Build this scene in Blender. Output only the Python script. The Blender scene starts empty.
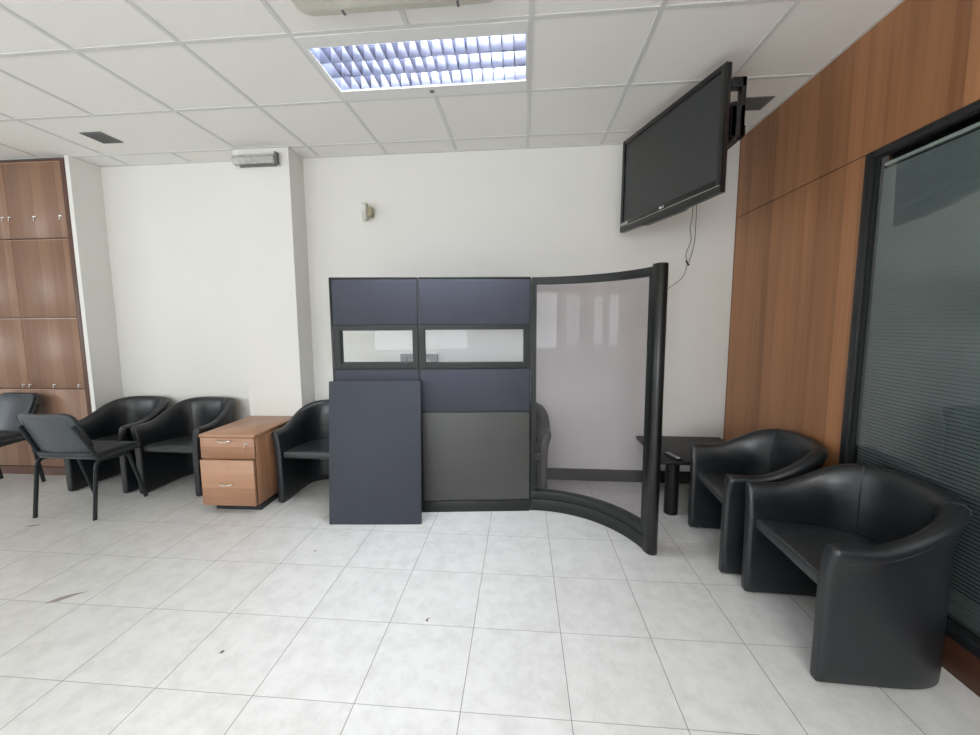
import bpy, bmesh, math, random
from mathutils import Vector, Matrix
random.seed(4)
C = bpy.context.scene.collection
S = bpy.context.scene
PI = math.pi

# ------------------------------------------------------------------ camera, world, lights, exposure
EYE = Vector((0, 0, 1.405))
def set_camera():
    yaw, pitch, roll, f, cx, cy = -.08773, -.10209, -.00524, 394.29, 488.45, 362.87
    fwd = Vector((math.sin(yaw)*math.cos(pitch), math.cos(yaw)*math.cos(pitch), math.sin(pitch)))
    rt = Vector((math.cos(yaw), -math.sin(yaw), 0)); up = rt.cross(fwd)
    r = rt*math.cos(roll)+up*math.sin(roll); u = up*math.cos(roll)-rt*math.sin(roll)
    cam = bpy.data.cameras.new('camera'); o = bpy.data.objects.new('camera', cam); C.objects.link(o)
    M = Matrix((r, u, -fwd)).transposed().to_4x4(); M.translation = EYE
    o.matrix_world = M
    cam.sensor_width = 36; cam.lens = f/980*36
    cam.shift_x = (490-cx)/980; cam.shift_y = (cy-367.5)/980
    cam.clip_start = .02
    S.camera = o
set_camera()

w = bpy.data.worlds.new('world'); S.world = w; w.use_nodes = True
w.node_tree.nodes['Background'].inputs[0].default_value = (.75, .87, 1, 1)
w.node_tree.nodes['Background'].inputs[1].default_value = 1.0

def area(name, loc, rot, sx, sy, power, col, spread=PI):
    l = bpy.data.lights.new(name, 'AREA'); l.shape = 'RECTANGLE'; l.size = sx; l.size_y = sy
    l.energy = power; l.color = col; l.spread = spread
    o = bpy.data.objects.new(name, l); C.objects.link(o); o.location = loc; o.rotation_euler = rot
    return o
DAY = (.93, .97, 1.0); TUBE = (.97, .98, 1.0)
# daylight through the windows of the left wall and of the wall behind the camera
area('daylight_left', (-7.06, .85, 1.45), (0, -PI/2, 0), 1.5, 1.3, 26, DAY)
area('daylight_left_rear', (-7.06, -1.5, 1.45), (0, -PI/2, 0), 1.5, 1.3, 26, DAY)
area('daylight_rear_left', (-4.3, -3.56, 1.5), (PI/2, 0, 0), 2.2, 1.5, 34, DAY)
area('daylight_rear', (-1.0, -3.56, 1.5), (PI/2, 0, 0), 2.2, 1.5, 78, DAY)
# unseen lamps assumed in the ceiling behind the camera, added to brighten the room
for x, y, p in [(.63, -.96, 26), (-1.77, -.96, 10), (-4.2, -.96, 20), (.63, -2.76, 30), (-3.0, -2.76, 14)]:
    area('unseen_lamp_light', (x, y, 2.83), (0, 0, 0), 1.15, .4, p, TUBE, math.radians(140))   # louvres cut the light off sideways
S.view_settings.view_transform = 'Standard'; S.view_settings.look = 'None'
S.view_settings.gamma = 1; S.view_settings.use_curve_mapping = False
S.view_settings.exposure = 0.36

# ------------------------------------------------------------------ materials
MATS = {}
def nodes(name):
    m = bpy.data.materials.new(name); m.use_nodes = True; MATS[name] = m
    nt = m.node_tree; return m, nt, nt.nodes['Principled BSDF']
def N(nt, t, **kw):
    n = nt.nodes.new(t)
    for k, v in kw.items(): setattr(n, k, v)
    return n
def L(nt, a, b): nt.links.new(a, b)
def mathn(nt, op, a, b=None, c=None):
    n = N(nt, 'ShaderNodeMath', operation=op)
    for i, v in enumerate((a, b, c)):
        if v is None: continue
        if isinstance(v, (int, float)): n.inputs[i].default_value = v
        else: L(nt, v, n.inputs[i])
    return n.outputs[0]
def mixc(nt, fac, a, b):
    n = N(nt, 'ShaderNodeMix', data_type='RGBA')
    if isinstance(fac, (int, float)): n.inputs[0].default_value = fac
    else: L(nt, fac, n.inputs[0])
    for s, v in ((n.inputs[6], a), (n.inputs[7], b)):
        if isinstance(v, tuple): s.default_value = (*v[:3], 1)
        else: L(nt, v, s)
    return n.outputs[2]
def noise(nt, vec, scale, detail=3, rough=.5):
    n = N(nt, 'ShaderNodeTexNoise'); n.inputs['Scale'].default_value = scale
    n.inputs['Detail'].default_value = detail; n.inputs['Roughness'].default_value = rough
    if vec is not None: L(nt, vec, n.inputs['Vector'])
    return n.outputs['Fac']
def objco(nt, scale=(1, 1, 1)):
    t = N(nt, 'ShaderNodeTexCoord'); m = N(nt, 'ShaderNodeMapping'); m.inputs['Scale'].default_value = scale
    L(nt, t.outputs['Object'], m.inputs['Vector']); return m.outputs['Vector']
def ramp(nt, fac, lo, hi):
    n = N(nt, 'ShaderNodeMapRange'); n.inputs[1].default_value = lo; n.inputs[2].default_value = hi
    L(nt, fac, n.inputs[0]); return n.outputs[0]
def bump(nt, b, h, strength, dist=.002):
    n = N(nt, 'ShaderNodeBump'); n.inputs['Strength'].default_value = strength
    n.inputs['Distance'].default_value = dist; L(nt, h, n.inputs['Height']); L(nt, n.outputs[0], b.inputs['Normal'])
def plain(name, col, rough=.5, metal=0, var=.06, nscale=8, bscale=None, bstr=.2, bdist=.001, spec=.5):
    m, nt, b = nodes(name)
    v = objco(nt); f = noise(nt, v, nscale)
    lo = tuple(c*(1-var) for c in col); hi = tuple(min(1, c*(1+var)) for c in col)
    L(nt, mixc(nt, ramp(nt, f, .3, .7), lo, hi), b.inputs['Base Color'])
    b.inputs['Roughness'].default_value = rough; b.inputs['Metallic'].default_value = metal
    b.inputs['Specular IOR Level'].default_value = spec
    if bscale: bump(nt, b, noise(nt, v, bscale, 4), bstr, bdist)
    return m
def wood(name, across, dark, light, scale=9, rough=.38, spec=.4):
    """veneer: irregular strips across one axis, fine grain along the other"""
    m, nt, b = nodes(name)
    v = objco(nt); sep = N(nt, 'ShaderNodeSeparateXYZ'); L(nt, v, sep.inputs[0])
    st = [1.0, 1.0, 1.0]; ax = 'XYZ'.index(across)
    for i in range(3): st[i] = 26 if i == ax else .9
    if across == 'Z': st = [1.2, 1.2, 26]
    mp = N(nt, 'ShaderNodeMapping'); mp.inputs['Scale'].default_value = st; L(nt, v, mp.inputs['Vector'])
    g = noise(nt, mp.outputs[0], 1.0, 5, .6)
    st2 = [s*.22 if i == ax else s*.9 for i, s in enumerate(st)]
    mp2 = N(nt, 'ShaderNodeMapping'); mp2.inputs['Scale'].default_value = st2; L(nt, v, mp2.inputs['Vector'])
    g2 = noise(nt, mp2.outputs[0], 1.0, 2, .5)
    co = mathn(nt, 'ADD', mathn(nt, 'MULTIPLY', sep.outputs[ax], scale), mathn(nt, 'MULTIPLY', g2, .5))
    vo = N(nt, 'ShaderNodeTexVoronoi', voronoi_dimensions='1D'); vo.inputs['Scale'].default_value = 1
    L(nt, co, vo.inputs['W'])
    sc = N(nt, 'ShaderNodeSeparateColor'); L(nt, vo.outputs['Color'], sc.inputs[0])
    t = mathn(nt, 'ADD', mathn(nt, 'MULTIPLY', sc.outputs[0], .50), mathn(nt, 'MULTIPLY', ramp(nt, g, .3, .7), .30))
    t = mathn(nt, 'ADD', t, mathn(nt, 'MULTIPLY', ramp(nt, g2, .3, .7), .22))
    L(nt, mixc(nt, t, dark, light), b.inputs['Base Color'])
    b.inputs['Roughness'].default_value = rough; b.inputs['Specular IOR Level'].default_value = spec
    bump(nt, b, g, .08, .001)
    return m

wall_m = plain('wall_paint', (.82, .812, .775), .75, var=.012, nscale=1.2, bscale=60, bstr=.08)
ceil_m = plain('ceiling_tile', (.87, .85, .81), .9, var=.03, nscale=220, bscale=160, bstr=.25)
tbar_m = plain('ceiling_bar', (.69, .69, .67), .5, var=.02)
dark_gap = plain('dark_gap', (.02, .016, .014), .8)
wood_w = wood('wall_veneer', 'Y', (.18, .074, .031), (.50, .235, .105), 11)
wood_c = wood('cupboard_veneer', 'X', (.20, .106, .070), (.40, .245, .163), 9)
wood_side = plain('cupboard_edge', (.12, .062, .045), .4, var=.15, nscale=5)
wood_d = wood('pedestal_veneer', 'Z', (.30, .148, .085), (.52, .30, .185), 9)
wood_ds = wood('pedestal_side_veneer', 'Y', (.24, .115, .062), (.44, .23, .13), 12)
skirt_m = plain('skirting_wood', (.07, .028, .016), .35, var=.2, nscale=6)
base_m = plain('dark_skirting', (.028, .024, .023), .5)
frame_m = plain('grey_frame', (.015, .0175, .017), .45, var=.05, nscale=3, spec=.38)
postd_m = plain('dark_post', (.006, .0065, .0065), .3, var=.05)
navy_m = plain('navy_fabric', (.050, .053, .072), .8, var=.05, nscale=5, bscale=420, bstr=.35)
board_m = plain('navy_board', (.034, .039, .053), .7, var=.04, nscale=4, bscale=420, bstr=.3)
grey_m = plain('grey_panel', (.062, .062, .060), .5, var=.06, nscale=3)
black_m = plain('black_plastic', (.012, .012, .013), .35)
blackm = plain('black_metal', (.015, .016, .018), .4)
chrome = plain('chrome', (.75, .74, .72), .2, metal=1)
cream_m = plain('cream_plastic', (.60, .59, .51), .5, var=.04)
white_m = plain('white_plastic', (.78, .78, .76), .4, var=.02)
diff_m = plain('clear_diffuser', (.47, .47, .44), .25, var=.15, nscale=30)
grille_m = plain('grille_grey', (.15, .15, .145), .6)
alu_m = plain('brushed_aluminium', (.55, .56, .57), .35, metal=.6)
louv_m = plain('louvre_darkened', (.036, .038, .056), .5, spec=.1)  # shade put into the colour: darkened so the strong tubes don't burn blades white
tablem = plain('table_black', (.009, .0085, .0085), .42, var=.1, spec=.3)
seatfab = plain('seat_fabric', (.032, .036, .040), .75, bscale=300, bstr=.4)
backpl = plain('back_plastic', (.062, .072, .078), .38, bscale=500, bstr=.2)
tubem = plain('tube_black', (.022, .026, .030), .38)
lightline = plain('light_print', (.6, .6, .6), .5)
debris_m = plain('debris', (.16, .14, .12), .8)
debris_w = plain('debris_brown', (.30, .26, .24), .8)
tape = plain('socket_grey', (.36, .37, .38), .5)

def leather(name, col):
    m, nt, b = nodes(name); v = objco(nt)
    f = noise(nt, v, 5, 4)
    L(nt, mixc(nt, f, tuple(c*.8 for c in col), tuple(c*1.25 for c in col)), b.inputs['Base Color'])
    b.inputs['Roughness'].default_value = .42; b.inputs['Specular IOR Level'].default_value = .65
    L(nt, mathn(nt, 'ADD', mathn(nt, 'MULTIPLY', noise(nt, v, 9, 3), .25), .23), b.inputs['Roughness'])
    h = mathn(nt, 'ADD', mathn(nt, 'MULTIPLY', noise(nt, v, 350, 3), .12), mathn(nt, 'MULTIPLY', noise(nt, v, 14, 2), 1.0))
    bump(nt, b, h, .35, .006)
    return m
leath = leather('black_leather', (.009, .0112, .0138))
leath_s = leather('seat_leather', (.026, .030, .032))

def floor_mat():
    m, nt, b = nodes('floor_tiles'); v = objco(nt)
    rot = N(nt, 'ShaderNodeMapping'); rot.vector_type = 'TEXTURE'
    rot.inputs['Location'].default_value = (.1766, 1.2811, 0); rot.inputs['Rotation'].default_value = (0, 0, .0037)
    rot.inputs['Scale'].default_value = (.3982,)*3
    L(nt, v, rot.inputs['Vector'])
    sp = N(nt, 'ShaderNodeSeparateXYZ'); L(nt, rot.outputs[0], sp.inputs[0])
    def line(c, wd):
        d = mathn(nt, 'ABSOLUTE', mathn(nt, 'SUBTRACT', mathn(nt, 'FRACT', mathn(nt, 'ADD', c, .5)), .5))
        return mathn(nt, 'LESS_THAN', d, wd)
    gx = line(sp.outputs[0], .0040); gy = mathn(nt, 'MULTIPLY', line(sp.outputs[1], .0036), .75)
    g = mathn(nt, 'MAXIMUM', gx, gy)
    fx = mathn(nt, 'FLOOR', sp.outputs[0]); fy = mathn(nt, 'FLOOR', sp.outputs[1])
    cb = N(nt, 'ShaderNodeCombineXYZ'); L(nt, fx, cb.inputs[0]); L(nt, fy, cb.inputs[1])
    wn = N(nt, 'ShaderNodeTexWhiteNoise', noise_dimensions='2D'); L(nt, cb.outputs[0], wn.inputs['Vector'])
    # marbling shifted per tile
    ad = N(nt, 'ShaderNodeVectorMath', operation='ADD'); L(nt, rot.outputs[0], ad.inputs[0])
    mu = N(nt, 'ShaderNodeVectorMath', operation='SCALE'); L(nt, wn.outputs['Color'], mu.inputs[0]); mu.inputs['Scale'].default_value = 30
    L(nt, mu.outputs[0], ad.inputs[1])
    n1 = noise(nt, ad.outputs[0], 4.5, 7, .7); n2 = noise(nt, ad.outputs[0], 1.1, 2)
    t = mathn(nt, 'ADD', mathn(nt, 'MULTIPLY', ramp(nt, n1, .38, .58), .6), mathn(nt, 'MULTIPLY', n2, .35))
    t = mathn(nt, 'ADD', t, mathn(nt, 'MULTIPLY', wn.outputs['Value'], .1))
    c = mixc(nt, t, (.55, .545, .52), (.68, .675, .65))
    dirt = ramp(nt, noise(nt, v, 26, 5, .7), .70, .80)
    c = mixc(nt, mathn(nt, 'MULTIPLY', dirt, .18), c, (.40, .37, .33))
    c = mixc(nt, mathn(nt, 'MULTIPLY', g, .85), c, (.13, .125, .115))
    L(nt, c, b.inputs['Base Color'])
    L(nt, mathn(nt, 'ADD', mathn(nt, 'MULTIPLY', n1, .2), .22), b.inputs['Roughness'])
    b.inputs['Specular IOR Level'].default_value = .45
    bump(nt, b, mathn(nt, 'SUBTRACT', 1, g), .3, .001)
    return m
floor_m = floor_mat()

def glass(name, tint, ior=1.45, rough=.0, haze=0, hazecol=(.7, .7, .7)):
    m = bpy.data.materials.new(name); m.use_nodes = True; nt = m.node_tree
    nt.nodes.remove(nt.nodes['Principled BSDF']); out = nt.nodes['Material Output']
    tr = N(nt, 'ShaderNodeBsdfTransparent'); tr.inputs[0].default_value = (*tint, 1)
    gl = N(nt, 'ShaderNodeBsdfGlossy'); gl.inputs['Roughness'].default_value = rough
    fr = N(nt, 'ShaderNodeFresnel'); fr.inputs[0].default_value = ior
    ge = N(nt, 'ShaderNodeNewGeometry'); fac = mathn(nt, 'MULTIPLY', fr.outputs[0], mathn(nt, 'SUBTRACT', 1, ge.outputs['Backfacing']))
    mx = N(nt, 'ShaderNodeMixShader'); L(nt, fac, mx.inputs[0]); L(nt, tr.outputs[0], mx.inputs[1]); L(nt, gl.outputs[0], mx.inputs[2])
    last = mx.outputs[0]
    if haze:
        df = N(nt, 'ShaderNodeBsdfDiffuse')
        nz = noise(nt, objco(nt), 4, 3)
        L(nt, mixc(nt, nz, tuple(c*.95 for c in hazecol), hazecol), df.inputs[0])
        m2 = N(nt, 'ShaderNodeMixShader'); m2.inputs[0].default_value = haze
        L(nt, last, m2.inputs[1]); L(nt, df.outputs[0], m2.inputs[2]); last = m2.outputs[0]
    L(nt, last, out.inputs[0]); return m
glass_clear = glass('clear_pane', (.985, .99, .99), 1.3)
glass_smoke = glass('smoked_acrylic', (.885, .87, .885), 1.32, .03, .02, (.60, .58, .61))
glass_win = glass('window_glass', (.84, .87, .865), 2.0)

def emit(name, col, st):
    m = bpy.data.materials.new(name); m.use_nodes = True; nt = m.node_tree
    b = nt.nodes['Principled BSDF']; b.inputs['Base Color'].default_value = (.9, .9, .9, 1)
    b.inputs['Emission Color'].default_value = (*col, 1); b.inputs['Emission Strength'].default_value = st
    return m
tube_em = emit('lit_tube', (.86, .92, 1.0), 235)

# ------------------------------------------------------------------ mesh helpers
def V(*a): return Vector(a)
def box(bm, x0, x1, y0, y1, z0, z1, bev=0, seg=2, M=None):
    b2 = bmesh.new(); bmesh.ops.create_cube(b2, size=1)
    for v in b2.verts:
        v.co = Vector(((x0+x1)/2+v.co.x*(x1-x0), (y0+y1)/2+v.co.y*(y1-y0), (z0+z1)/2+v.co.z*(z1-z0)))
    if bev: bmesh.ops.bevel(b2, geom=b2.edges[:], offset=bev, segments=seg, profile=.5, affect='EDGES')
    merge(bm, b2, M)
def merge(bm, b2, M=None):
    if M is not None: b2.transform(M)
    me = bpy.data.meshes.new('t'); b2.to_mesh(me); b2.free(); bm.from_mesh(me); bpy.data.meshes.remove(me)
def cyl(bm, p0, p1, r0, r1=None, seg=20, bev=0):
    p0, p1 = Vector(p0), Vector(p1); r1 = r0 if r1 is None else r1
    b2 = bmesh.new()
    bmesh.ops.create_cone(b2, cap_ends=True, segments=seg, radius1=r0, radius2=r1, depth=(p1-p0).length)
    if bev: bmesh.ops.bevel(b2, geom=[e for e in b2.edges if all(abs(v.co.z) > 1e-9 for v in e.verts) and abs(e.verts[0].co.z-e.verts[1].co.z) < 1e-9], offset=bev, segments=2, affect='EDGES')
    q = (p1-p0).to_track_quat('Z', 'Y').to_matrix().to_4x4(); q.translation = (p0+p1)/2
    merge(bm, b2, q)
def prism(bm, pts, z0, z1, bev=0, M=None, seg=2):
    """polygon pts (x,y) extruded z0..z1"""
    b2 = bmesh.new()
    a = [b2.verts.new((x, y, z0)) for x, y in pts]; c = [b2.verts.new((x, y, z1)) for x, y in pts]
    n = len(pts)
    b2.faces.new(a[::-1]); b2.faces.new(c)
    for i in range(n): b2.faces.new((a[i], a[(i+1) % n], c[(i+1) % n], c[i]))
    bmesh.ops.recalc_face_normals(b2, faces=b2.faces[:])
    if bev:
        es = [e for e in b2.edges if abs(e.verts[0].co.z-e.verts[1].co.z) < 1e-9]
        bmesh.ops.bevel(b2, geom=es, offset=bev, segments=seg, profile=.5, affect='EDGES')
    merge(bm, b2, M)
def rrect(x0, x1, y0, y1, r, n=6):
    out = []
    for cx, cy, a0 in ((x1-r, y1-r, 0), (x0+r, y1-r, 90), (x0+r, y0+r, 180), (x1-r, y0+r, 270)):
        for k in range(n+1):
            a = math.radians(a0+90*k/n); out.append((cx+r*math.cos(a), cy+r*math.sin(a)))
    return out
def smooth_path(pts, n=6):
    P = [Vector(p) for p in pts]; out = []
    for i in range(len(P)-1):
        p0 = P[max(0, i-1)]; p1 = P[i]; p2 = P[i+1]; p3 = P[min(len(P)-1, i+2)]
        for k in range(n):
            t = k/n
            out.append(.5*((2*p1)+(p2-p0)*t+(2*p0-5*p1+4*p2-p3)*t*t+(3*p1-p0-3*p2+p3)*t**3))
    out.append(P[-1]); return out
def round_corners(pts, r, n=5):
    P = [Vector(p) for p in pts]; out = [P[0]]
    for i in range(1, len(P)-1):
        a = (P[i-1]-P[i]); b = (P[i+1]-P[i]); d = min(r, a.length*.45, b.length*.45)
        A = P[i]+a.normalized()*d; B = P[i]+b.normalized()*d
        for k in range(n+1):
            t = k/n; out.append((1-t)**2*A+2*t*(1-t)*P[i]+t*t*B)
    out.append(P[-1]); return out
def tube(bm, pts, r, seg=10, squash=(1, 1)):
    P = [Vector(p) for p in pts]; rings = []; up = None
    for i, p in enumerate(P):
        d = (P[min(i+1, len(P)-1)]-P[max(i-1, 0)]).normalized()
        if up is None: up = d.orthogonal().normalized() if abs(d.x) > .9 else (V(1, 0, 0)-d*d.x).normalized()
        else: up = (up-d*up.dot(d)).normalized()
        s = d.cross(up)
        rings.append([bm.verts.new(p+up*math.cos(a)*r*squash[0]+s*math.sin(a)*r*squash[1]) for a in [2*PI*k/seg for k in range(seg)]])
    for a, b in zip(rings, rings[1:]):
        for k in range(seg): bm.faces.new((a[k], a[(k+1) % seg], b[(k+1) % seg], b[k]))
    bm.faces.new(rings[0][::-1]); bm.faces.new(rings[-1])
def obj(name, bm, mat, parent=None, smooth=False, angle=35, mods=()):
    bmesh.ops.recalc_face_normals(bm, faces=bm.faces[:])
    me = bpy.data.meshes.new(name); bm.to_mesh(me); bm.free()
    me.materials.append(mat)
    o = bpy.data.objects.new(name, me); C.objects.link(o)
    if smooth:
        me.shade_smooth() if hasattr(me, 'shade_smooth') else None
        if angle < 180: me.set_sharp_from_angle(angle=math.radians(angle))
    if parent: o.parent = parent
    for t, kw in mods:
        md = o.modifiers.new(t.lower(), t)
        for k, v in kw.items(): setattr(md, k, v)
    return o
def bobj(name, dims, mat, parent=None, bev=0, seg=2):
    bm = bmesh.new(); box(bm, *dims, bev=bev, seg=seg)
    return obj(name, bm, mat, parent, smooth=bool(bev), angle=50)
def tag(o, label, cat, group=None):
    o['label'] = label; o['category'] = cat
    if group: o['group'] = group
    return o
def thing(name, label, cat, loc=(0, 0, 0), rotz=0, group=None):
    o = bpy.data.objects.new(name, None); C.objects.link(o); o.empty_display_size = .1
    o.location = loc; o.rotation_euler = (0, 0, rotz); return tag(o, label, cat, group)
def struct(name, bm, mat, parent=None, **kw):
    o = obj(name, bm, mat, parent, **kw)
    if not parent: o['kind'] = 'structure'
    return o
def sbox(name, dims, mat, parent=None, bev=0):
    bm = bmesh.new(); box(bm, *dims, bev=bev); return struct(name, bm, mat, parent)
def dup(root, loc, rotz, label, group=None):
    r = root.copy(); C.objects.link(r); r.location = loc; r.rotation_euler = (0, 0, rotz); r['label'] = label
    if group: r['group'] = group
    for ch in list(root.children):
        c = ch.copy(); C.objects.link(c); c.parent = r
        for g in ch.children:
            d = g.copy(); C.objects.link(d); d.parent = c
    return r

# ------------------------------------------------------------------ the room
XR, XL, YB, YC, ZC, XF, YF = 1.71, -3.87, 3.46, -3.5, 2.842, -7.0, -3.5
sbox('floor', (XF, XR+.9, YF, 3.8, -.1, 0), floor_m)
sbox('wall_back', (XL, XR+.3, YB, YB+.15, 0, 3.0), wall_m)
sbox('wall_back_left', (XF, XL-.04, 3.74, 3.89, 0, 3.0), wall_m)
sbox('wall_alcove', (XL-.04, XL, 3.2, YB+.43, 0, ZC), wall_m)
sbox('wall_column', (-2.41, -1.925, 3.24, YB, 0, ZC), wall_m)
# far walls with window openings
def wall_open(name, axis, c0, c1, a0, a1, openings, zs=(.75, 2.15)):
    bm = bmesh.new()
    def b(a, b_, z0, z1):
        if axis == 'x': box(bm, c0, c1, a, b_, z0, z1)
        else: box(bm, a, b_, c0, c1, z0, z1)
    b(a0, a1, 0, zs[0]); b(a0, a1, zs[1], 3.0)
    cur = a0
    for p, q in openings: b(cur, p, zs[0], zs[1]); cur = q
    b(cur, a1, zs[0], zs[1])
    return struct(name, bm, wall_m)
wall_open('wall_left', 'x', XF-.15, XF, YF, 3.89, [(-2.2, -.8), (.2, 1.5)])
wall_open('wall_rear', 'y', YF-.15, YF, XF, XR+.3, [(-5.4, -3.2), (-2.1, .1)])
def far_window(n, axis, a0, a1, z0=.75, z1=2.15):
    bm = bmesh.new()
    def b(p, q, r, s):
        if axis == 'x': box(bm, XF-.09, XF-.03, p, q, r, s)
        else: box(bm, p, q, YF-.09, YF-.03, r, s)
    b(a0, a1, z0, z0+.05); b(a0, a1, z1-.05, z1); b(a0, a0+.05, z0, z1); b(a1-.05, a1, z0, z1); m = (a0+a1)/2; b(m-.03, m+.03, z0, z1)
    struct('window_%d' % n, bm, white_m)
far_window(2, 'x', -2.2, -.8); far_window(3, 'x', .2, 1.5); far_window(4, 'y', -5.4, -3.2); far_window(5, 'y', -2.1, .1)

# ceiling tiles and the bars that carry them
GX, GY = .0325, 2.039
sbox('ceiling', (XF, XR+.3, YF, 3.89, ZC+.004, ZC+.1), ceil_m)
bm = bmesh.new()
fixt = [(GX-1.2, GX, GY, GY+.6)]
xs = [GX+.6*i for i in range(-11, 3)]; ys = [GY+.6*j for j in range(-9, 3)]
hb = .012
for x in xs:
    segs = [(YF, YB if x > XL else 3.19)]
    if abs(x-(GX-.6)) < .01: segs = [(YF, GY+hb), (GY+.6-hb, YB)]
    if abs(x-(GX-3.0)) < .01: segs = [(YF, GY+.6+hb), (GY+1.2-hb, YB)]
    if -2.41 < x < -1.925: segs = [(YF, 3.24)]
    for a, b_ in segs: box(bm, x-hb, x+hb, a, b_, ZC, ZC+.005)
for y in ys:
    for a, b_ in zip([XF]+xs, xs+[XR]):
        if b_-a > .03: box(bm, a+hb, b_-hb, y-hb, y+hb, ZC, ZC+.005)
struct('trim_1', bm, tbar_m)
bm = bmesh.new()   # angle moulding where the ceiling meets the walls
box(bm, XL, -2.41, YB-.02, YB, ZC-.001, ZC+.004); box(bm, -1.925, XR, YB-.02, YB, ZC-.001, ZC+.004)
box(bm, -2.43, -1.905, 3.22, 3.24, ZC-.001, ZC+.004); box(bm, XR-.02, XR, YF, YB, ZC-.001, ZC+.004)
struct('trim_2', bm, tbar_m)
# skirting of the back wall
bm = bmesh.new(); box(bm, -1.925, XR, YB-.018, YB, 0, .105, .003); struct('baseboard_back', bm, base_m)

# right wall: veneered cladding with a wide glazed opening
WY0, WY1, WZ0, WZ1 = -1.4, 2.227, .14, 2.23
bm = bmesh.new()
g = .0025
box(bm, XR, XR+.12, WY1, YB-.008, .10, WZ1-g)              # lower panel by the corner
box(bm, XR, XR+.12, YF, YB-.008, WZ1+g, ZC)                # upper band
box(bm, XR, XR+.12, YF, WY0, .10, WZ1-g)
struct('wall_right', bm, wood_w)
bm = bmesh.new(); box(bm, XR+.004, XR+.12, YF, YB, WZ1-g, WZ1+g); box(bm, XR+.004, XR+.12, YB-.008, YB, .1, ZC)
struct('trim_3', bm, dark_gap)
bm = bmesh.new(); box(bm, XR-.004, XR+.12, YF, YB, 0, .10); box(bm, XR-.004, XR+.12, WY0, WY1, .10, WZ0); struct('baseboard_right', bm, skirt_m)
# dark room behind the glass
bm = bmesh.new(); box(bm, XR+.55, XR+.6, WY0-.3, WY1+.3, 0, 2.6); box(bm, XR+.12, XR+.55, WY1, WY1+.05, 0, 2.6)
box(bm, XR+.12, XR+.55, WY0-.05, WY0, 0, 2.6); box(bm, XR+.12, XR+.55, WY0, WY1, WZ1+.02, WZ1+.08)
struct('wall_behind_glass', bm, plain('dark_room', (.03, .035, .035), .9))

win = thing('window_1', 'x', 'window'); del win['label'], win['category']; win['kind'] = 'structure'; win.location = (XR, .4, WZ0)
def lw(b0): return tuple(b0[i]-(XR, XR, .4, .4, WZ0, WZ0)[i] for i in range(6))
bm = bmesh.new(); F = .042
for d in ((XR-.006, XR+.06, WY1-F, WY1, WZ0, WZ1), (XR-.006, XR+.06, WY0, WY0+F, WZ0, WZ1),
          (XR-.006, XR+.06, WY0+F, WY1-F, WZ1-F*.8, WZ1), (XR-.006, XR+.06, WY0+F, WY1-F, WZ0, WZ0+F)):
    box(bm, *lw(d), bev=.004)
obj('window_frame', bm, blackm, win, smooth=True)
bm = bmesh.new()
for d in ((XR+.008, XR+.055, WY1-F-.014, WY1-F, WZ0+F, WZ1-F*.8), (XR+.012, XR+.055, WY0+F, WY1-F, WZ0+F, WZ0+F+.012)):
    box(bm, *lw(d))
obj('glazing_bead', bm, frame_m, win)
bobj('pane', lw((XR+.018, XR+.024, WY0+F, WY1-F-.014, WZ0+F+.012, WZ1-F*.8)), glass_win, win)
bl = thing('venetian_blind', 'closed dark grey venetian blind hanging behind the glass of the right wall', 'blind', (XR+.040, .4, WZ1-.075))
bobj('headrail', (-.010, .016, WY0+.1-.4, WY1-.07-.4, -.008, .008), white_m, bl, .003)
bm = bmesh.new(); n = 116
for k in range(n):
    z = -.02-k*.0168
    b2 = bmesh.new()
    vs = []
    for y in (WY0+.08-.4, WY1-.058-.4):
        vs.append([b2.verts.new((-.004, y, z)), b2.verts.new((.002, y, z-.008)), b2.verts.new((.0030, y, z-.0160)), b2.verts.new((.0005, y, z-.008))])
    for i in range(4): b2.faces.new((vs[0][i], vs[0][(i+1) % 4], vs[1][(i+1) % 4], vs[1][i]))
    b2.faces.new(vs[0]); b2.faces.new(vs[1][::-1])
    merge(bm, b2)
obj('slats', bm, plain('blind_slat', (.25, .28, .283), .5, var=.04), bl)
bm = bmesh.new(); box(bm, -.01, .01, WY0+.08-.4, WY1-.058-.4, -.02-n*.0168-.014, -.02-n*.0168-.002, .003); obj('bottom_rail', bm, grille_m, bl)

# ------------------------------------------------------------------ ceiling fittings
lamp = thing('ceiling_light', 'recessed louvred fluorescent ceiling lamp, lit, bluish white', 'ceiling light', (GX-.6, GY+.3, ZC))
def ring(bm, X0, X1, Y0, Y1, x0, x1, y0, y1, z0, z1, bev=0):
    box(bm, X0, x0, Y0, Y1, z0, z1, bev); box(bm, x1, X1, Y0, Y1, z0, z1, bev)
    box(bm, x0, x1, Y0, y0, z0, z1, bev); box(bm, x0, x1, y1, Y1, z0, z1, bev)
lx0, lx1, ly0, ly1 = -.562, .577, -.205, .183
bm = bmesh.new(); ring(bm, -.588, .588, -.288, .288, lx0, lx1, ly0, ly1, -.004, .002)
obj('housing', bm, white_m, lamp)
bm = bmesh.new(); ring(bm, lx0-.006, lx1+.006, ly0-.006, ly1+.006, lx0, lx1, ly0, ly1, .002, .125); box(bm, lx0-.006, lx1+.006, ly0-.006, ly1+.006, .125, .13)
obj('reflector', bm, plain('lamp_reflector_darkened', (.065, .07, .10), .5, spec=.15), lamp)  # reflector colour darkened and blued, standing in for dimmer light inside the lamp
bm = bmesh.new()
nc = 18
for k in range(1, nc):
    x = lx0+(lx1-lx0)*k/nc
    prism(bm, [(-.0025, .080), (.0025, .080), (.001, 0), (-.001, 0)], ly0, ly1, M=Matrix.Translation((x, 0, 0)) @ Matrix(((1, 0, 0, 0), (0, 0, 1, 0), (0, 1, 0, 0), (0, 0, 0, 1))))
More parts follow.
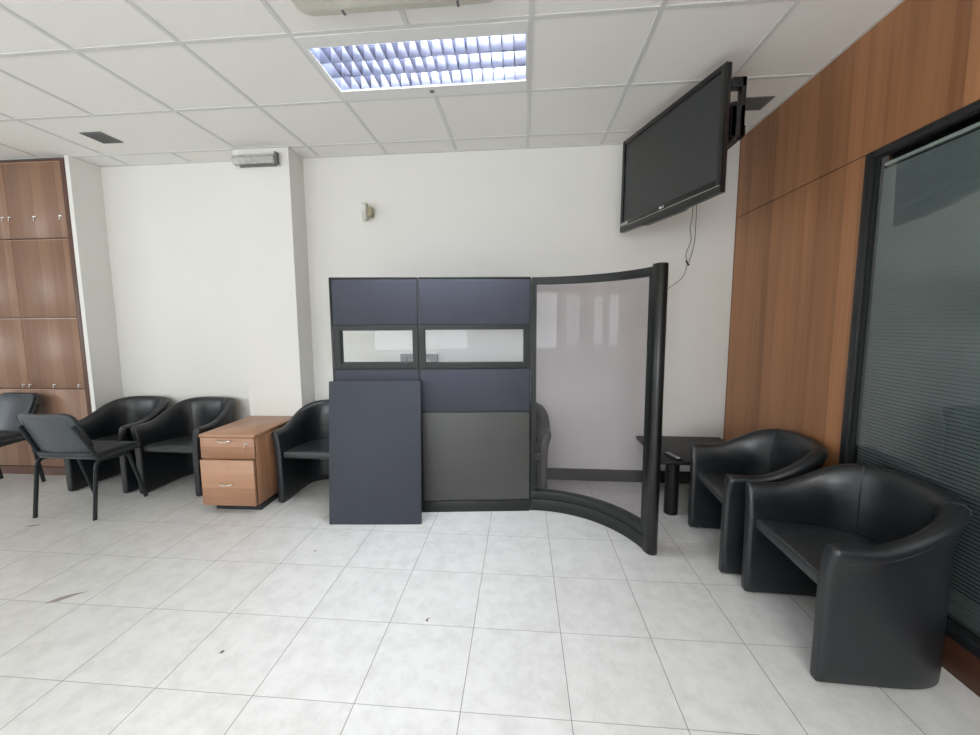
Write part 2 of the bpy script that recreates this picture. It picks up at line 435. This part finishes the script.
for k in range(1, 3):
    y = ly0+(ly1-ly0)*k/3
    prism(bm, [(-.004, .084), (.004, .084), (.001, 0), (-.001, 0)], lx0, lx1, M=Matrix.Translation((0, y, 0)) @ Matrix(((0, 0, 1, 0), (1, 0, 0, 0), (0, 1, 0, 0), (0, 0, 0, 1))))
obj('louvre', bm, louv_m, lamp)
for k in range(3):
    y = ly0+(ly1-ly0)*(k+.5)/3
    bm = bmesh.new(); cyl(bm, (lx0+.01, y, .104), (lx1-.01, y, .104), .011, seg=14); obj('tube', bm, tube_em, lamp, smooth=True)
bobj('latch', (-.015, .012, .222, .240, -.012, -.004), grille_m, lamp, .002)
# opening in the ceiling behind the lamp is covered by its own housing: lift the tile plane there
ce = bpy.data.objects['ceiling']
bm = bmesh.new()
for d in ((XF, GX-1.2, YF, 3.89), (GX, XR+.3, YF, 3.89), (GX-1.2, GX, YF, GY), (GX-1.2, GX, GY+.6, 3.89)): box(bm, d[0], d[1], d[2], d[3], ZC+.004, ZC+.1)
box(bm, GX-1.2, GX, GY, GY+.6, ZC+.14, ZC+.15)
bm.to_mesh(ce.data); bm.free()

ac = thing('air_conditioner', 'cream square air conditioner cassette set in the ceiling, cut off by top edge', 'air conditioner', (-.56, 1.435, ZC))
bm = bmesh.new(); prism(bm, rrect(-.46, .46, -.46, .46, .07), -.035, 0, .012); obj('panel', bm, cream_m, ac, smooth=True)
for sx, sy in ((0, 1), (0, -1), (1, 0), (-1, 0)):
    bm = bmesh.new()
    if sy: prism(bm, rrect(-.27, .27, sy*.385-.035, sy*.385+.035, .01), -.042, -.030, .003)
    else: prism(bm, rrect(sx*.385-.035, sx*.385+.035, -.27, .27, .01), -.042, -.030, .003)
    v_ = obj('vane', bm, cream_m, ac, smooth=True)
bm = bmesh.new(); box(bm, -.25, .25, -.25, .25, -.046, -.034, .006)
obj('intake_grille', bm, cream_m, ac, smooth=True)
for gx in (-.262, .262): bobj('slot_gap', (gx, gx+.012, .33, .458, -.0362, -.030), grille_m, ac)

def vent(label, x0, x1, y0, y1):
    t = thing('ceiling_vent', label, 'vent', ((x0+x1)/2, (y0+y1)/2, ZC+.004)); a, b_ = (x1-x0)/2, (y1-y0)/2
    bm = bmesh.new(); ring(bm, -a, a, -b_, b_, -a+.012, a-.012, -b_+.012, b_-.012, -.006, 0); obj('frame', bm, grille_m, t)
    bm = bmesh.new(); box(bm, -a+.012, a-.012, -b_+.012, b_-.012, -.0015, 0)
    for k in range(9):
        y = -b_+.02+k*(2*b_-.04)/8; box(bm, -a+.012, a-.012, y-.003, y+.003, -.005, -.001)
    obj('grille', bm, grille_m, t)
vent('small dark grey ceiling vent at the left, above the alcove', -3.34, -3.17, 2.855, 3.03)
vent('small dark grey ceiling vent in the right corner beside the television', 1.43, 1.61, 2.85, 3.01)

# emergency lamp on the column
el = thing('emergency_light', 'clear plastic emergency light box mounted high on white column', 'emergency light', (-2.19, 3.24, 2.745))
bobj('backplate', (-.19, .20, -.02, 0, -.055, .055), white_m, el, .004)
bm = bmesh.new(); prism(bm, [(-.02, -.045), (-.02, .034), (-.055, .030), (-.075, .0), (-.055, -.04)], -.185, .175, .004, M=Matrix(((0, 0, 1, 0), (1, 0, 0, 0), (0, 1, 0, 0), (0, 0, 0, 1))))
obj('diffuser', bm, diff_m, el, smooth=True)
bobj('end_cap', (.176, .198, -.062, -.019, -.05, .045), grille_m, el, .003)
bm = bmesh.new(); box(bm, -.14, .175, -.045, -.02, -.056, -.048); obj('bracket', bm, grille_m, el)
# motion sensor
ms = thing('motion_sensor', 'small cream motion sensor high on the white back wall', 'sensor', (-1.335, YB, 2.36))
bm = bmesh.new(); box(bm, -.045, .0, -.085, -.03, -.075, .07, .012, 3); obj('body', bm, cream_m, ms, smooth=True)
bobj('bracket', (-.005, .035, -.07, 0, -.04, .04), plain('aged_plastic', (.40, .36, .25), .6), ms, .004)
bobj('lens', (-.042, -.012, -.089, -.084, .0, .055), white_m, ms, .002)
# wall plate seen through the small screen windows
wp = thing('socket_plate', 'grey rectangular socket frame on back wall seen through the screen window', 'wall socket', (-.925, YB, 1.045))
bm = bmesh.new(); ring(bm, -.168, .168, -.09, .085, -.11, .11, -.05, .045, 0, .03, .003); bm.transform(Matrix(((1, 0, 0, 0), (0, 0, -1, 0), (0, 1, 0, 0), (0, 0, 0, 1)))); obj('frame', bm, tape, wp)
bobj('cover', (-.11, .11, -.012, 0, -.05, .045), white_m, wp)

# ------------------------------------------------------------------ office screen
SX0, SY0, SX1, SY1 = -1.345, 2.689, .057, 2.838
SL = math.hypot(SX1-SX0, SY1-SY0); SA = math.atan2(SY1-SY0, SX1-SX0)
def screen(label, u0, u1, levels, T=.055):
    """local x along the screen, front face at y=0, back at y=T"""
    base = V(SX0, SY0, 0)+V(math.cos(SA), math.sin(SA), 0)*u0
    t = thing('office_screen', label, 'office partition', base, SA, 'straight screens of the office partition')
    W = u1-u0; g = .004
    bm = bmesh.new(); box(bm, 0, W-.0005, .012, T-.012, .0, 1.712); obj('core', bm, blackm, t)
    bobj('top_rail', (g, W-g, 0, T, 1.712, 1.724), frame_m, t, .003)
    bobj('plinth', (g, W-g, .002, T, .0, .085), frame_m, t, .002)
    return t, W, g
def quilt(name, W, z0, z1, mat, t, T=.055, g=.006):
    bm = bmesh.new(); box(bm, g, W-g, 0, T, z0+.002, z1-.002, .007, 3); return obj(name, bm, mat, t, smooth=True)
def window_part(W, z0, z1, t, gx0, gx1, gz0, gz1, T=.055):
    bm = bmesh.new(); ring(bm, .006, W-.006, 0, 1, 0, 0, 0, 0, 0, 0) if False else None
    bm = bmesh.new()
    for d in ((.006, gx0, z0, z1), (gx1, W-.006, z0, z1), (gx0, gx1, z0, gz0), (gx0, gx1, gz1, z1)):
        box(bm, d[0], d[1], -.003, T+.003, d[2], d[3], .0015, 1)
    fr = obj('window_frame', bm, frame_m, t)
    bobj('pane', (gx0-.002, gx1+.002, T/2-.002, T/2+.002, gz0-.002, gz1+.002), glass_clear, fr)
def cut_core(t, W, gz0, gz1, gx0, gx1):
    c = [o for o in t.children if o.name.startswith('core')][0]
    bm = bmesh.new()
    for d in ((0, W-.0005, 0, gz0), (0, W-.0005, gz1, 1.712), (0, gx0, gz0, gz1), (gx1, W-.0005, gz0, gz1)):
        box(bm, d[0], d[1], .012, .043, d[2], d[3])
    bm.to_mesh(c.data); bm.free()
US = (-.738-SX0)/math.cos(SA)
sc1, W1, _ = screen('narrower navy screen of the partition, left one, behind the loose board', 0, US, None)
quilt('upholstered_panel', W1, 1.387, 1.712, navy_m, sc1)
window_part(W1, 1.082, 1.388, sc1, .056, W1-.045, 1.124, 1.352); cut_core(sc1, W1, 1.124, 1.352, .058, W1-.045)
quilt('upholstered_panel', W1, .80, 1.080, navy_m, sc1)
quilt('laminate_panel', W1, .087, .798, grey_m, sc1)
bobj('edge_post', (-.010, .004, .002, .053, 0, 1.724), postd_m, sc1, .002)
sc2, W2, _ = screen('wider middle screen of the partition with grey lower panel and long window', US, SL, None)
quilt('upholstered_panel', W2, 1.387, 1.712, navy_m, sc2)
window_part(W2, 1.080, 1.388, sc2, .040, W2-.050, 1.119, 1.355); cut_core(sc2, W2, 1.119, 1.355, .040, W2-.050)
quilt('upholstered_panel', W2, .758, 1.078, navy_m, sc2)
quilt('laminate_panel', W2, .087, .756, grey_m, sc2)

# curved glazed screen: arc concave towards the camera
RC = .70; CXc, CYc = .085, 2.85-RC; A0, A1 = 2.0, 71.0
cs = thing('curved_screen', 'curved smoked glass screen with dark grey frame and end post', 'office partition', (CXc, CYc, 0))
def arcp(a, r): a = math.radians(a); return (r*math.sin(a), r*math.cos(a))
def arc_box(bm, a0, a1, r0, r1, z0, z1, n=24, bev=0):
    pts = [arcp(a0+(a1-a0)*k/n, r0) for k in range(n+1)]+[arcp(a1-(a1-a0)*k/n, r1) for k in range(n+1)]
    prism(bm, pts, z0, z1, bev)
am0, am1 = A0-4.1, A1
bm = bmesh.new(); arc_box(bm, am0, am1, RC, RC+.055, 0, .088, bev=.003); obj('plinth', bm, frame_m, cs, smooth=True)
bm = bmesh.new()
arc_box(bm, am0, am1, RC-.002, RC+.057, .094, .150, bev=.004)
arc_box(bm, am0, am1, RC, RC+.055, 1.672, 1.722, bev=.004)
arc_box(bm, am0, am0+3.0, RC, RC+.055, .148, 1.674, 3, .002); arc_box(bm, am1-3.2, am1, RC, RC+.055, .148, 1.674, 3, .002)
obj('frame', bm, frame_m, cs, smooth=True)
bm = bmesh.new(); arc_box(bm, am0+.2, am1-.2, RC+.01, RC+.045, .086, .096); obj('shadow_gap', bm, dark_gap, cs)
bm = bmesh.new(); arc_box(bm, am0+2.8, am1-3.0, RC+.025, RC+.030, .145, 1.676, 40); obj('pane', bm, glass_smoke, cs, smooth=True)
# end post, half round on the free side
px, py = arcp(A1, RC+.0275); ta = math.radians(A1)
tdir = V(math.cos(ta), -math.sin(ta), 0); nd = V(math.sin(ta), math.cos(ta), 0)
pts = []
for q in [(0, -.036), (0, .036), (.03, .036)]: pts.append(q)
for k in range(1, 9):
    a = PI/2-PI*k/9; pts.append((.03+.036*math.cos(a), .036*math.sin(a)))
pts.append((.03, -.036))
bm = bmesh.new(); prism(bm, [((V(px, py, 0)+tdir*a+nd*b_).x, (V(px, py, 0)+tdir*a+nd*b_).y) for a, b_ in pts], .0, 1.735, .006)
obj('end_post', bm, postd_m, cs, smooth=True)

# loose board leaning on the left screen
bd = V(-.709+1.355, 2.587-2.536, 0).normalized(); ang = math.atan2(bd.y, bd.x)
bw = .646; tilt = math.atan2(.104, 1.0)
bm = bmesh.new(); box(bm, 0, bw, 0, .026, 0, 1.003, .004)
board = obj('loose_board', bm, board_m, None, smooth=True); board.location = (-1.348, 2.524, .0026)
board.rotation_euler = (-tilt, 0, ang); board.rotation_mode = 'XYZ'
tag(board, 'loose navy blue board leaning upright against the left screen', 'board')

# ------------------------------------------------------------------ armchairs
def plan(hw, hd, n, straight, m=44):
    """U outline from front-left (-hw,-hd) round the back to front-right; local front is -y"""
    pts = []
    for k in range(9): pts.append((-hw, -hd+(straight+hd)*k/9))
    for k in range(m+1):
        a = PI-PI*k/m; c, s = math.cos(a), math.sin(a)
        pts.append((hw*math.copysign(abs(c)**(2/n), c), straight+(hd-straight)*abs(s)**(2/n)))
    for k in range(9): pts.append((hw, straight+(-hd-straight)*(k+1)/9))
    return pts
def resample(pts, n):
    P = [Vector((x, y, 0)) for x, y in pts]; d = [0]
    for a, b_ in zip(P, P[1:]): d.append(d[-1]+(b_-a).length)
    out = []; j = 0
    for k in range(n):
        s = d[-1]*k/(n-1)
        while j < len(P)-2 and d[j+1] < s: j += 1
        t = (s-d[j])/max(1e-9, d[j+1]-d[j]); out.append(P[j].lerp(P[j+1], min(1, t)))
    return out
HW, HD = .283, .258
def sstep(t): t = max(0, min(1, t)); return t*t*(3-2*t)
def rim(y): return .579+.148*sstep(((y+HD)/(2*HD)-.2)/.78)
def armchair(label, loc, rotz, group):
    t = thing('armchair', label, 'armchair', loc, rotz, group)
    P = resample(plan(HW, HD, 2.35, -.03), 61); PB = resample(plan(HW, HD, 3.1, -.03), 61); n = len(P)
    nor = []
    for i in range(n):
        d = (P[min(i+1, n-1)]-P[max(i-1, 0)]).normalized(); nor.append(V(-d.y, d.x, 0))
    if nor[n//2].y < 0: nor = [-v for v in nor]
    Z0 = .004
    def prof(i):
        y = P[i].y; h = rim(y); bk = sstep((y+.02)/(HD+.02))
        th = .056; o = .012*bk
        return [(-th, Z0), (-th, Z0+.012), (-th-.004*bk, .30), (-th, h-.16), (-th+.010, h-.075), (-th+.022, h-.03), (-th+.038, h-.006), (-.006+o, h), (.014+o, h-.003),
                (.028+o, h-.014), (.031+o, h-.032), (.022+o, h-.056), (.010+o*.7, h-.10), (.003, h-.17), (0, .28), (-.004*bk, Z0+.014), (-.006, Z0)]
    ends = [(.010, .95), (.019, .80), (.023, .5)]
    bm = bmesh.new()
    def ringv(i, nn, pr, fwd, sc):
        c = (-.022, )
        vs = []
        h = max(z for _, z in pr)
        for o_, z in pr:
            o2 = -.024+(o_+.024)*sc; z2 = z if z < .3 else z-(1-sc)*.035*(z/h)**3
            if z <= Z0+.001: z2 = z+(1-sc)*.006
            q = PB[i].lerp(P[i], min(1, z2/h)**1.5)+nn*o2+V(0, -fwd, z2); vs.append(bm.verts.new(q))
        return vs
    R = [ringv(0, nor[0], prof(0), f, s) for f, s in reversed(ends)]
    R += [ringv(i, nor[i], prof(i), 0, 1) for i in range(n)]
    R += [ringv(n-1, nor[-1], prof(n-1), f, s) for f, s in ends]
    m = len(R[0])
    for a, b_ in zip(R, R[1:]):
        for k in range(m): bm.faces.new((a[k], a[(k+1) % m], b_[(k+1) % m], b_[k]))
    bm.faces.new(R[0][::-1]); bm.faces.new(R[-1])
    sh = obj('shell', bm, leath, t, smooth=True, angle=180, mods=[('SUBSURF', dict(levels=1, render_levels=1))])
    # seam down the middle of the back
    for i in (n//2-9, n//2+9):
        pr = prof(i); bm = bmesh.new()
        tube(bm, [PB[i].lerp(P[i], min(1, z/rim(P[i].y))**1.5)+nor[i]*(o_+(-.0012 if k < 5 else .0012))+V(0, 0, z) for k, (o_, z) in enumerate(pr[2:14])], .0022, 6)
        obj('seam', bm, leath, sh, smooth=True)
    # piping along the outer lip of the arms
    bm = bmesh.new(); tube(bm, [P[j]+nor[j]*(.0225+.012*sstep((P[j].y+.02)/(HD+.02)))+V(0, 0, rim(P[j].y)-.054) for j in range(1, n-1)], .0022, 6)
    obj('piping', bm, leath, sh, smooth=True)
    # seat
    ip = resample(plan(HW-.050, HD-.052, 2.9, -.03), 41)
    ip = [(v.x, max(v.y, -HD+.008)) for v in ip]
    ip[0] = (ip[0][0], -HD+.008); ip[-1] = (ip[-1][0], -HD+.008)
    b2 = bmesh.new(); prism(b2, ip, .352, .408, .016, seg=3)
    bmesh.ops.triangulate(b2, faces=[f for f in b2.faces if len(f.verts) > 4])
    # crown and backward slope of the cushion
    for v in b2.verts:
        if v.co.z > .38: v.co.z += .012*(1-(v.co.x/HW)**2)
        v.co.z -= .035*(v.co.y+HD)/(2*HD)
    obj('seat', b2, leath_s, t, smooth=True, angle=60)
    for sx in (-1, 1):
        for y in (-HD+.03, .06):
            bm = bmesh.new(); cyl(bm, (sx*(HW-.03), y, 0), (sx*(HW-.035), y, .010), .012, seg=12); obj('foot', bm, black_m, t)
    return t
GA = 'black armchairs around the room'
a0 = armchair('black tub armchair in the left corner beside the wooden cupboard', (-3.548, 3.155, 0), 0, GA)
dup(a0, (-2.884, 3.150, 0), math.radians(-1), 'black tub armchair just left of the wooden drawer pedestal')
dup(a0, (-1.632, 3.090, 0), 0, 'black tub armchair right of the drawer pedestal, half hidden by the screens')
dup(a0, (-.095, 3.174, 0), 0, 'black tub armchair behind the partition, its arm showing through the curved glass').scale = (1, .92, 1)
dup(a0, (1.402, 2.428, 0), math.radians(-94), 'farther black tub armchair by the right wall, next to the coffee table')
dup(a0, (1.426, 1.778, 0), math.radians(-91.5), 'nearest and largest black tub armchair, in front of the glazed right wall').scale = (1.03, 1, 1)

# ------------------------------------------------------------------ drawer pedestal
pd = thing('drawer_pedestal', 'wooden two-drawer pedestal cabinet between two black armchairs', 'drawer cabinet', (-2.166, 2.645, 0), math.radians(1.5))
PW, PDp, PH = .209, .585, .596
bobj('plinth', (-PW+.05, PW-.012, .05, PDp-.03, 0, .055), black_m, pd)
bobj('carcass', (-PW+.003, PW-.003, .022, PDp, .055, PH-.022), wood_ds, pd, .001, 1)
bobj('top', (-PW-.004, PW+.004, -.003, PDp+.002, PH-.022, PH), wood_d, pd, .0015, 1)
def bow(w, parent, x, y, z):
    bm = bmesh.new(); tube(bm, smooth_path([(x-w/2, y, z), (x-w/2+.004, y-.018, z-.003), (x-w/4, y-.026, z-.008), (x, y-.028, z-.010), (x+w/4, y-.026, z-.008), (x+w/2-.004, y-.018, z-.003), (x+w/2, y, z)], 4), .0045, 8)
    return obj('handle', bm, chrome, parent, smooth=True)
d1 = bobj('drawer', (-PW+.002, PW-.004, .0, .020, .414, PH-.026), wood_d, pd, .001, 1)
bow(.10, d1, -.012, 0, .556)
bm = bmesh.new(); cyl(bm, (.148, .001, .528), (.148, -.005, .528), .010, seg=16); obj('lock', bm, chrome, d1, smooth=True)
bm = bmesh.new(); box(bm, .1465, .1495, -.018, -.004, .520, .538); cyl(bm, (.146, -.014, .511), (.150, -.014, .511), .010, seg=12); cyl(bm, (.142, -.016, .488), (.146, -.016, .488), .009, seg=10); obj('key', bm, chrome, d1)
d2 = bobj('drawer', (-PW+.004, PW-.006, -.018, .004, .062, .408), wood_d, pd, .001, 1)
bow(.10, d2, -.005, -.018, .235)

# ------------------------------------------------------------------ cupboard (two units, continuous row)
LV = [.082, .823, 1.468, 2.156, 2.806]
def cupboard(label, x1, w):
    t = thing('tall_cupboard', label, 'cupboard', (x1-w/2, 3.2, 0), 0, 'tall wooden cupboards on the left')
    h = w/2
    bobj('carcass', (-h, h, .018, .52, 0, 2.826), wood_side, t)
    bobj('plinth', (-h, h, .006, .018, 0, .078), wood_side, t)
    if x1 > -4: bobj('side_panel', (h-.042, h, -.002, .018, .0, 2.826), wood_side, t, .001, 1)
    r = h-.044 if x1 > -4 else h-.002
    for k in range(4):
        d = bobj('door', (-h+.002, r, -.001, .017, LV[k]+.006, LV[k+1]-.006), wood_c, t, .002, 1)
        bobj('edge_strip', (-h+.002, r, -.0025, -.0012, LV[k+1]-.011, LV[k+1]-.006), plain('light_edge', (.52, .33, .22), .3) if k == 0 and x1 > -4 else MATS['light_edge'], d)
        if k in (1, 3):
            zb = LV[k]+.03 if k == 1 else LV[k]+.18
            for x in (r-.03, (r-h)/2, -h+.035):
                bm = bmesh.new(); box(bm, x-.028, x+.004, -.012, -.001, zb+.004, zb+.014, .002); box(bm, x-.028, x-.020, -.010, -.001, zb-.024, zb+.006, .002)
                obj('catch', bm, chrome, d)
    return t
cupboard('tall wooden cupboard unit nearest the white wall, dark edge strip on its right', -3.912, .603)
cupboard('tall wooden cupboard unit at the far left edge, behind the left chair', -4.515, .565)

# ------------------------------------------------------------------ visitor chairs (local front is +y, origin between the feet)
def visitor_chair(label, loc, rotz, group):
    t = thing('visitor_chair', label, 'chair', loc, rotz, group)
    r = .0115
    for sx in (-1, 1):
        x = sx*.240
        bm = bmesh.new(); tube(bm, round_corners([(x, -.20, .004), (x*.99, -.150, .425), (x*.99, .180, .438)], .05), r, 10, (.8, 1.3)); obj('leg', bm, tubem, t, smooth=True)
        bm = bmesh.new(); tube(bm, round_corners([(x*.955, .20, .004), (x*.955, .09, .41), (x*.95, -.12, .425), (x*.86, -.245, .70)], .045), r, 10, (.8, 1.3)); obj('leg', bm, tubem, t, smooth=True)
    for cy_, cz_ in ((.15, .432), (-.10, .424)):
        bm = bmesh.new(); tube(bm, [(-.238, cy_, cz_), (.238, cy_, cz_)], .009, 8); obj('crossbar', bm, tubem, t, smooth=True)
    def pad(name, mat, hw, y0, y1, z0, z1, r_, bend, drop, M=None, up=0):
        """rounded slab, bent across x"""
        bm = bmesh.new(); b2 = bmesh.new()
        pts = rrect(-hw, hw, y0, y1, r_, 5)
        prism(b2, pts, z0, z1, .010, seg=3)
        bmesh.ops.triangulate(b2, faces=[f for f in b2.faces if len(f.verts) > 4])
        bmesh.ops.subdivide_edges(b2, edges=[e for e in b2.edges if e.calc_length() > .08], cuts=3, use_grid_fill=True)
        for v in b2.verts:
            f = (v.co.y-y0)/(y1-y0)
            v.co.z += bend*(v.co.x/hw)**2
            if drop: v.co.z -= drop*max(0, (f-.7)/.3)**2
        merge(bm, b2, M); return obj(name, bm, mat, t, smooth=True, angle=50)
    pad('seat', seatfab, .236, -.175, .208, .452, .486, .06, .004, .028)
    pad('seat_shell', backpl, .230, -.165, .195, .441, .4515, .06, .004, .02)
    # the back leans: local plane through (-.09,.47) and (-.235,.79)
    lean = math.atan2(.135, .33)
    Mb = Matrix.Translation((-.008, -.145, .466)) @ Matrix.Rotation(PI/2+lean, 4, 'X')
    # after the rotation local +y is up the back, local +z faces backwards (-y)
    pad('back_cushion', plain('vinyl_back', (.030, .038, .050), .33) if 'vinyl_back' not in MATS else MATS['vinyl_back'], .210, 0, .345, -.022, .002, .07, -.03, 0, Mb)
    pad('back_shell', backpl, .218, -.020, .352, .002, .013, .075, -.03, 0, Mb)
    # raised rim of the shell, as an inset line
    bm = bmesh.new(); pts = rrect(-.168, .168, .035, .315, .05, 6); pts.append(pts[0])
    tube(bm, [Mb @ V(a, b_, .0135-.03*(a/.210)**2) for a, b_ in pts], .0028, 6); obj('shell_ridge', bm, backpl, t, smooth=True)
    return t
GV = 'black visitor chairs on the left'
v0 = visitor_chair('black visitor chair seen from behind, standing in front of the corner armchair', (-3.306, 2.652, 0), 0, GV)
dup(v0, (-4.535, 2.87, 0), math.radians(180-4), 'black visitor chair at far left edge, facing the room before the cupboard')

# ------------------------------------------------------------------ coffee table and remote
TZ = .423
ct = thing('coffee_table', 'low black square coffee table in the right back corner', 'table', (1.325, 3.10, 0))
bobj('tabletop', (-.345, .345, -.295, .338, TZ-.03, TZ), tablem, ct, .006)
for sx in (-1, 1):
    for sy in (-1, 1):
        bm = bmesh.new(); cyl(bm, (sx*.235, sy*.21, 0), (sx*.235, sy*.21, TZ-.03), .048, seg=28, bev=.004); obj('leg', bm, tablem, ct, smooth=True)
rc = thing('remote_control', 'small black remote control lying on the coffee table', 'remote control', (1.085, 2.885, TZ), math.radians(14))
bobj('body', (-.024, .024, -.076, .076, 0, .018), black_m, rc, .005)
bm = bmesh.new()
for i in range(3):
    for j in range(6): box(bm, -.016+i*.012, -.008+i*.012, -.06+j*.022, -.05+j*.022, .018, .0200)
obj('buttons', bm, tape, rc)
bobj('battery_label', (-.012, .012, -.072, -.062, .018, .0186), white_m, rc)

# ------------------------------------------------------------------ television
def text_mesh(s, size, ext=.0005):
    cu = bpy.data.curves.new('txt', 'FONT'); cu.body = s; cu.size = size; cu.extrude = ext; cu.align_x = 'CENTER'; cu.align_y = 'CENTER'
    o = bpy.data.objects.new('txt', cu); C.objects.link(o)
    me = bpy.data.meshes.new_from_object(o); bpy.data.objects.remove(o); bm = bmesh.new(); bm.from_mesh(me)
    bmesh.ops.rotate(bm, verts=bm.verts, matrix=Matrix.Rotation(PI/2, 3, 'X')); return bm
TVW, TVH = .937, .680
tv = thing('television', 'black flat television hanging high on a bracket in the right corner', 'television', (.908, 2.760, 2.422-TVH/2), -1.223); tv.rotation_euler = (-.02, -.016, -1.223)
bm = bmesh.new()
W = TVW/2
prism(bm, [(-W, .045), (W, .045), (W, TVH), (-W, TVH)], 0, .026, .004, M=Matrix(((1, 0, 0, 0), (0, 0, 1, 0), (0, 1, 0, 0), (0, 0, 0, 1))))
# remove nothing: solid cabinet with a raised bezel
obj('cabinet', bm, black_m, tv, smooth=True)
bm = bmesh.new(); e = .034
ring(bm, -W, W, -.1, TVH, -W+e, W-e, .085, TVH-e, 0, 0) if False else None
for d in ((-W, -W+e, .045, TVH), (W-e, W, .045, TVH), (-W+e, W-e, TVH-e, TVH), (-W+e, W-e, .045, .085)): box(bm, d[0], d[1], -.012, 0, d[2], d[3], .003)
obj('bezel', bm, plain('gloss_black', (.008, .008, .009), .18), tv, smooth=True)
bobj('screen', (-W+e, W-e, -.004, 0, .085, TVH-e), plain('screen_glass', (.028, .031, .031), .32, var=.03), tv)
bm = bmesh.new()
pts = [(-W, .047), (-W, .012), (-W*.45, .004), (-W*.38, -.006), (W*.38, -.006), (W*.45, .004), (W, .012), (W, .047)]
prism(bm, pts, -.012, .026, .003, M=Matrix(((1, 0, 0, 0), (0, 0, 1, 0), (0, 1, 0, 0), (0, 0, 0, 1))))
obj('speaker_bar', bm, black_m, tv, smooth=True)
bobj('silver_trim', (-W+.10, W-.004, -.0135, -.012, .046, .0485), chrome, tv)
lg = text_mesh('LG', .022); lo = obj('logo', lg, white_m, tv); lo.location = (.01, -.0128, .066)
bm = bmesh.new(); cyl(bm, (-.012, -.0126, .066), (-.012, -.0134, .066), .008, seg=16); obj('logo_mark', bm, white_m, tv)
bm = bmesh.new(); x0, x1, z0, z1 = -W+.01, -W+.10, .052, .078
ring(bm, x0, x1, z0, z1, x0+.0015, x1-.0015, z0+.0015, z1-.0015, 0, .0008)
for k in range(5): box(bm, x0+.007+k*.0165, x0+.018+k*.0165, z0+.006, z1-.006, 0, .0008)
bm.transform(Matrix(((1, 0, 0, 0), (0, 0, -1, 0), (0, 1, 0, 0), (0, 0, 0, 1)))); bm.transform(Matrix.Translation((0, -.012, 0)))
obj('sticker', bm, lightline, tv)
bm = bmesh.new(); box(bm, -W*.7, W*.6, .026, .075, .10, TVH-.10, .015, 3); obj('rear_housing', bm, black_m, tv, smooth=True)

br = thing('television_bracket', 'black steel bracket behind the television, its upright showing at the screen edge', 'bracket', (1.25, YB, 2.50))
bobj('wall_plate', (-.08, .08, -.02, 0, -.13, .13), blackm, br, .003)
bobj('arm', (-.025, .025, -.94, -.015, -.03, .03), blackm, br, .004)
bm = bmesh.new()
for d in ((-.080, -.048, -.05, .14), (-.030, -.004, -.05, .27), (-.080, -.004, -.05, .12), (-.080, -.004, .215, .27)): box(bm, d[0], d[1], -.985, -.935, d[2], d[3], .004)
obj('upright', bm, blackm, br, smooth=True)
Mt = Matrix.Translation(-br.location) @ tv.matrix_basis
bm = bmesh.new(); box(bm, .095, .135, .082, .27, TVH/2-.03, TVH/2+.03, .004, M=Mt); box(bm, -.02, .24,   .075, .084, TVH/2-.1, TVH/2+.1, .002, M=Mt)
obj('mounting_plate', bm, blackm, br, smooth=True)

# cable on the back wall under the television
def wallpt(x, y): return None
cb = thing('cable', 'thin dark cable dangling down the back wall below the television', 'cable', (1.28, YB-.012, 1.9))
def ct_(pts, r, name):
    bm = bmesh.new(); tube(bm, smooth_path([(x-1.28, 0, z-1.9) for x, z in pts], 5), r, 6); return obj(name, bm, blackm, cb, smooth=True)
CP = [[(1.375, 2.423), (1.368, 2.243), (1.356, 2.164), (1.368, 2.068), (1.333, 1.957), (1.344, 1.9)], [(1.398, 2.423), (1.4, 2.226), (1.393, 2.028), (1.36, 1.892)], [(1.348, 1.884), (1.325, 1.787), (1.264, 1.723), (1.17, 1.659)]]
ct_(CP[0], .0022, 'strand'); ct_(CP[1], .0022, 'strand'); ct_(CP[2], .0018, 'tail')
x, z = CP[2][0]
bm = bmesh.new(); cyl(bm, (x-1.28-.012, 0, z-1.9+.02), (x-1.28+.012, 0, z-1.9-.02), .007, seg=10); obj('connector', bm, blackm, cb)

# ------------------------------------------------------------------ bits on the floor
def crumb(label, x, y, pts, mat):
    bm = bmesh.new(); prism(bm, pts, 0, .0015); o = obj('litter_scrap', bm, mat); o.location = (x, y, 0); tag(o, label, 'litter', 'scraps lying on the floor'); return o
crumb('brownish torn scrap on the tiles at lower left', -2.353, 1.705, [(-.055, -.045), (-.01, -.028), (.035, .03), (.06, .055), (.01, .03), (-.03, .0)], debris_w)
crumb('small dark crumb on the tiles in the left foreground', -1.286, 1.455, [(-.007, -.008), (.006, -.006), (.008, .006), (-.004, .009)], debris_m)
crumb('small dark crumb on the floor in front of the loose board', -.45, 1.707, [(-.006, -.006), (.008, -.01), (.004, .006), (.012, .014), (-.002, .008)], debris_m)
crumb('thin dark sliver on the floor in front of the visitor chair', -3.43, 2.348, [(-.04, -.012), (.04, .012), (.04, .018), (-.02, .004)], debris_m)
crumb('tiny pale crumb on the floor between drawer pedestal and loose board', -1.281, 2.212, [(-.006, -.006), (.006, -.006), (.007, .006), (-.004, .008)], debris_w)
